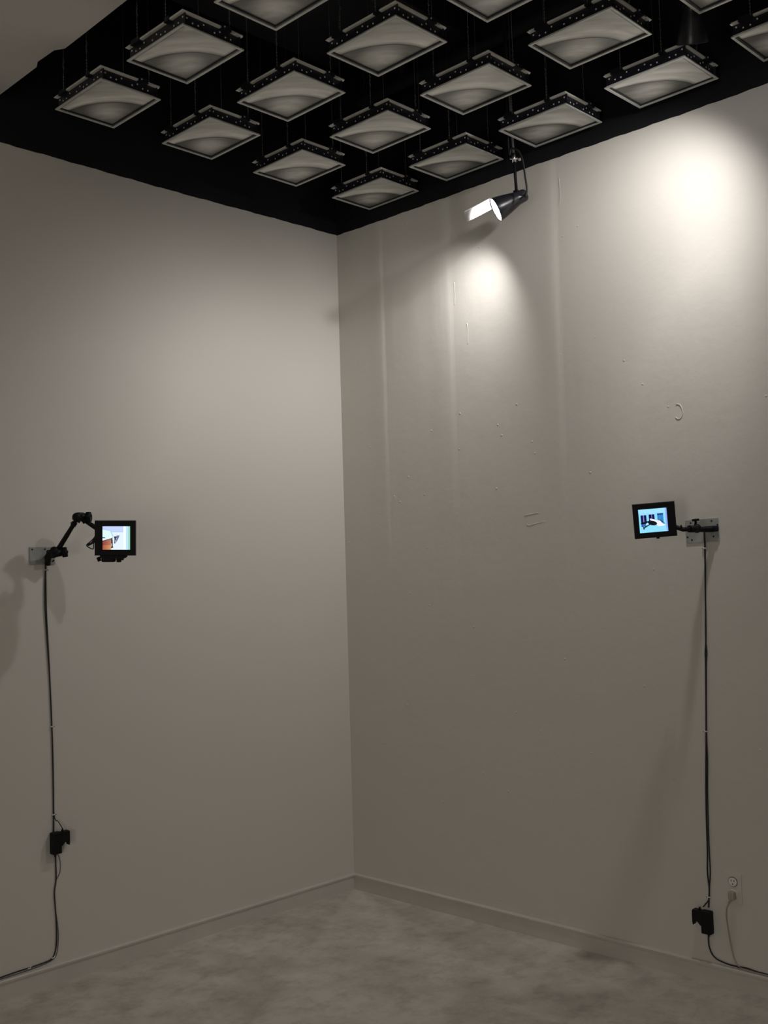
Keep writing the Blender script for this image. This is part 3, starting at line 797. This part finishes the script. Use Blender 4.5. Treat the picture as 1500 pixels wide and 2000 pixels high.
obj('base_joint', bm, M_case, armr)

# ------------------------------------------------------------------ cables
def cable(name, label, strands, mat_, cat='cable', group=None, radii=None):
    bm = bm_new()
    for k, pts in enumerate(strands): tube(bm, smooth_path(pts, 6), radii[k] if radii else 0.0027, 8)
    o = obj(name, bm, mat_, None, shift=tuple(strands[0][0])); tag(o, label, cat, group); return o
def clip(p, side, label):
    bm = bm_new(); p = Vector(p)
    n = NL if side == 'L' else Vector((-1, 0, 0)); ex = DL if side == 'L' else Vector((0, -1, 0))
    R = Matrix((ex, n, Z)).transposed().to_4x4(); M = Matrix.Translation(p) @ R
    for k in range(8):
        a0 = PI * k / 8; a1 = PI * (k + 1) / 8
        cyl(bm, M @ Vector((0.0045 * math.cos(a0), 0.004 + 0.0045 * math.sin(a0), 0)), M @ Vector((0.0045 * math.cos(a1), 0.004 + 0.0045 * math.sin(a1), 0)), 0.0022, seg=8)
    box(bm, (-0.007, 0.003, 0), (0.007, 0.0055, 0.006), M, 0.001)
    cyl(bm, M @ Vector((-0.0085, 0.004, 0)), M @ Vector((-0.0085, 0.0075, 0)), 0.0018, seg=8, mi=1)
    o = obj('cable_clip', bm, [M_white, M_hole], None, shift=tuple(p)); tag(o, label, 'clip', 'white clips nailed over the cables')
r = 0.0032
Lc = [(1.662, 1.69), (1.663, 1.665), (1.661, 1.474), (1.652, 1.267), (1.643, 1.02), (1.640, 0.853), (1.640, 0.665), (1.641, 0.60)]
Lb = [(1.664, 1.69), (1.666, 1.63), (1.669, 1.52), (1.660, 1.36), (1.648, 1.16), (1.644, 1.02), (1.641, 0.83), (1.638, 0.665)]
cable('video_cable', 'long black cable pair down the left wall, from arm to adapter',
      [[PL(u, r, z) for u, z in Lc], [PL(u, r + 0.001, z) for u, z in Lb] + [PL(1.624, 0.012, 0.638), PL(1.612, 0.02, 0.612), PL(1.610, 0.02, 0.60)]], M_rubber, radii=(0.0028, 0.0018))
lo = [(1.634, 0.522), (1.634, 0.50), (1.632, 0.44), (1.633, 0.404), (1.640, 0.36), (1.637, 0.30), (1.633, 0.242), (1.633, 0.17), (1.640, 0.125), (1.655, 0.103), (1.68, 0.097), (1.75, 0.0935), (1.80, 0.093), (1.867, 0.090), (2.0, 0.088), (2.5, 0.087), (3.2, 0.087)]
lo2 = [(1.622, 0.51), (1.612, 0.47), (1.616, 0.43), (1.634, 0.40), (1.639, 0.36), (1.636, 0.30), (1.629, 0.242), (1.624, 0.19), (1.629, 0.13), (1.645, 0.10), (1.70, 0.088), (1.80, 0.084), (2.0, 0.083), (3.2, 0.083)]  # thin second strand; along the baseboard it stands for the cord's shadow
cable('power_cable', 'black cord from left adapter down and along the left baseboard',
      [[PL(u, r, z) for u, z in lo], [PL(u, 0.0022, z) for u, z in lo2]], M_rubber, radii=(0.0026, 0.0011))
for u, z, lab in ((1.662, 1.655, 'white cable clip just under the left steel plate'), (1.643, 1.02, 'white cable clip halfway down the left wall cable'),
                  (1.640, 0.668, 'white cable clip just above the left power adapter'), (1.650, 0.106, 'white cable clip at the bend of the left cord'),
                  (1.750, 0.0935, 'white cable clip over the left baseboard')):
    clip(PL(u, 0.0003, z), 'L', lab)
Rc = [(2.003, 1.735), (2.002, 1.70), (2.002, 1.66), (1.996, 1.503), (1.989, 1.325), (1.983, 1.256), (1.982, 1.207), (1.971, 0.955), (1.962, 0.80), (1.956, 0.66), (1.953, 0.502), (1.949, 0.42), (1.953, 0.36), (1.950, 0.318), (1.947, 0.285)]
Rb = [(2.006, 1.735), (2.004, 1.66), (1.997, 1.503), (1.988, 1.33), (1.990, 1.256), (1.985, 1.207), (1.973, 0.955), (1.972, 0.85), (1.966, 0.74), (1.962, 0.60), (1.961, 0.502), (1.961, 0.42), (1.954, 0.36), (1.951, 0.318), (1.935, 0.295), (1.925, 0.283)]
cable('video_cable', 'long black cable pair down the right wall, from arm to adapter', [[PR(u, r, z) for u, z in Rc], [PR(u, r + 0.001, z) for u, z in Rb]], M_rubber, radii=(0.0030, 0.0024))
cable('power_cable', 'black cord from right adapter curving to the right along the baseboard',
      [[PR(u, r, z) for u, z in ((1.941, 0.185), (1.940, 0.165), (1.942, 0.135), (1.953, 0.110), (1.97, 0.097), (1.99, 0.0915), (2.02, 0.0875), (2.05, 0.0875), (2.09, 0.0895), (2.13, 0.086), (2.169, 0.0855), (2.4, 0.084), (3.2, 0.084))],
       [PR(u, 0.0025, z) for u, z in ((2.05, 0.084), (2.10, 0.083), (2.17, 0.0825), (2.4, 0.082), (3.2, 0.082))]], M_rubber, radii=(0.0028, 0.0013))
for u, z, lab in ((2.002, 1.660, 'white cable clip just under the right steel plate'), (1.971, 0.955, 'white cable clip halfway down the right wall cable'), (1.951, 0.325, 'white cable clip just above the right power adapter')):
    clip(PR(u, 0.0003, z), 'R', lab)

# power adapters: block with a side box and a notch below it
def adapter(P, u_in, mirror, z, label):
    t = thing('power_adapter', tuple(P(u_in, 0, z)), label, 'power adapter', 'black power adapters on the walls')
    s = mirror
    ex = (P(1, 0, 0) - P(0, 0, 0)).normalized(); en = (P(0, 1, 0) - P(0, 0, 0)).normalized()
    R = Matrix((ex, en, Z)).transposed().to_4x4(); M = Matrix.Translation(P(u_in, 0, z)) @ R
    bm = bm_new(); box(bm, (0, 0.016, 0), (0.040, 0.030, 0.086), M, 0.004); obj('body', bm, M_case, t)
    bm = bm_new()
    poly = [(0.015, 0.040), (0.052, 0.042), (0.054, 0.036), (0.054, -0.006), (0.052, -0.016), (0.047, 0.000), (0.040, 0.003), (0.032, -0.002), (0.022, -0.012), (0.015, -0.016)]
    prism(bm, [M @ Vector((s * x, 0.006, zz)) for x, zz in poly], en * 0.026)
    obj('plug_block', bm, M_case, t)
    bm = bm_new(); cyl(bm, M @ Vector((s * 0.028, 0.018, 0.038)), M @ Vector((s * 0.028, 0.018, 0.052)), 0.006, 0.003, seg=10)
    cyl(bm, M @ Vector((0, 0.012, -0.042)), M @ Vector((0.001, 0.008, -0.056)), 0.006, 0.003, seg=10)
    obj('strain_relief', bm, M_case, t)
    return t
adapter(PL, 1.638, -1, 0.557, 'black power adapter fixed low on the left wall')
adapter(PR, 1.945, -1, 0.232, 'black power adapter hanging just above the right baseboard')

# outlet and plug on the right wall
t = thing('wall_outlet', tuple(PR(2.051, 0, 0.378)), 'wall-coloured double outlet with upper socket free, right of the right cable', 'outlet')
bm = bm_new(); box(bm, PR(2.051, 0.0016, 0.378), (0.0030, 0.066, 0.110), bev=0.0012); obj('cover_plate', bm, M_wallR, t)
bm = bm_new()
cyl(bm, PR(2.051, 0.004, 0.400), PR(2.051, 0.0062, 0.400), 0.0165, seg=28)
for du, h in ((-0.0055, 0.009), (0.0055, 0.007)): box(bm, PR(2.051 + du, 0.0063, 0.404), (0.0008, 0.0022, h), mi=1)
cyl(bm, PR(2.051, 0.006, 0.392), PR(2.051, 0.0067, 0.392), 0.0025, seg=10, mi=1)
for k in range(20):
    a0 = 2 * PI * k / 20; a1 = 2 * PI * (k + 1) / 20
    cyl(bm, PR(2.051 + 0.0172 * math.cos(a0), 0.0045, 0.400 + 0.0172 * math.sin(a0)), PR(2.051 + 0.0172 * math.cos(a1), 0.0045, 0.400 + 0.0172 * math.sin(a1)), 0.0012, seg=6, mi=1)
cyl(bm, PR(2.051, 0.004, 0.357), PR(2.051, 0.0062, 0.357), 0.0165, seg=28)
obj('socket', bm, [M_white, M_hole], t)
t = thing('plug_cord', tuple(PR(2.051, 0.01, 0.357)), 'beige plug in lower socket with thin cord drooping to the baseboard', 'plug')
bm = bm_new(); box(bm, PR(2.051, 0.018, 0.352), (0.022, 0.026, 0.030), bev=0.005); cyl(bm, PR(2.048, 0.02, 0.340), PR(2.038, 0.018, 0.322), 0.006, 0.0035, seg=10); obj('plug', bm, M_beige, t)
bm = bm_new(); tube(bm, smooth_path([PR(2.039, 0.018, 0.324), PR(2.026, 0.014, 0.300), PR(2.021, 0.010, 0.27), PR(2.022, 0.007, 0.235), PR(2.027, 0.005, 0.190), PR(2.034, 0.004, 0.145), PR(2.044, 0.004, 0.108), PR(2.062, 0.004, 0.088), PR(2.11, 0.004, 0.0845), PR(2.2, 0.004, 0.084), PR(2.6, 0.004, 0.084), PR(3.2, 0.004, 0.084)], 6), 0.0022, 8)
obj('cord', bm, M_beige, t)

for o in bpy.data.objects:
    if '_o' in o: del o['_o']
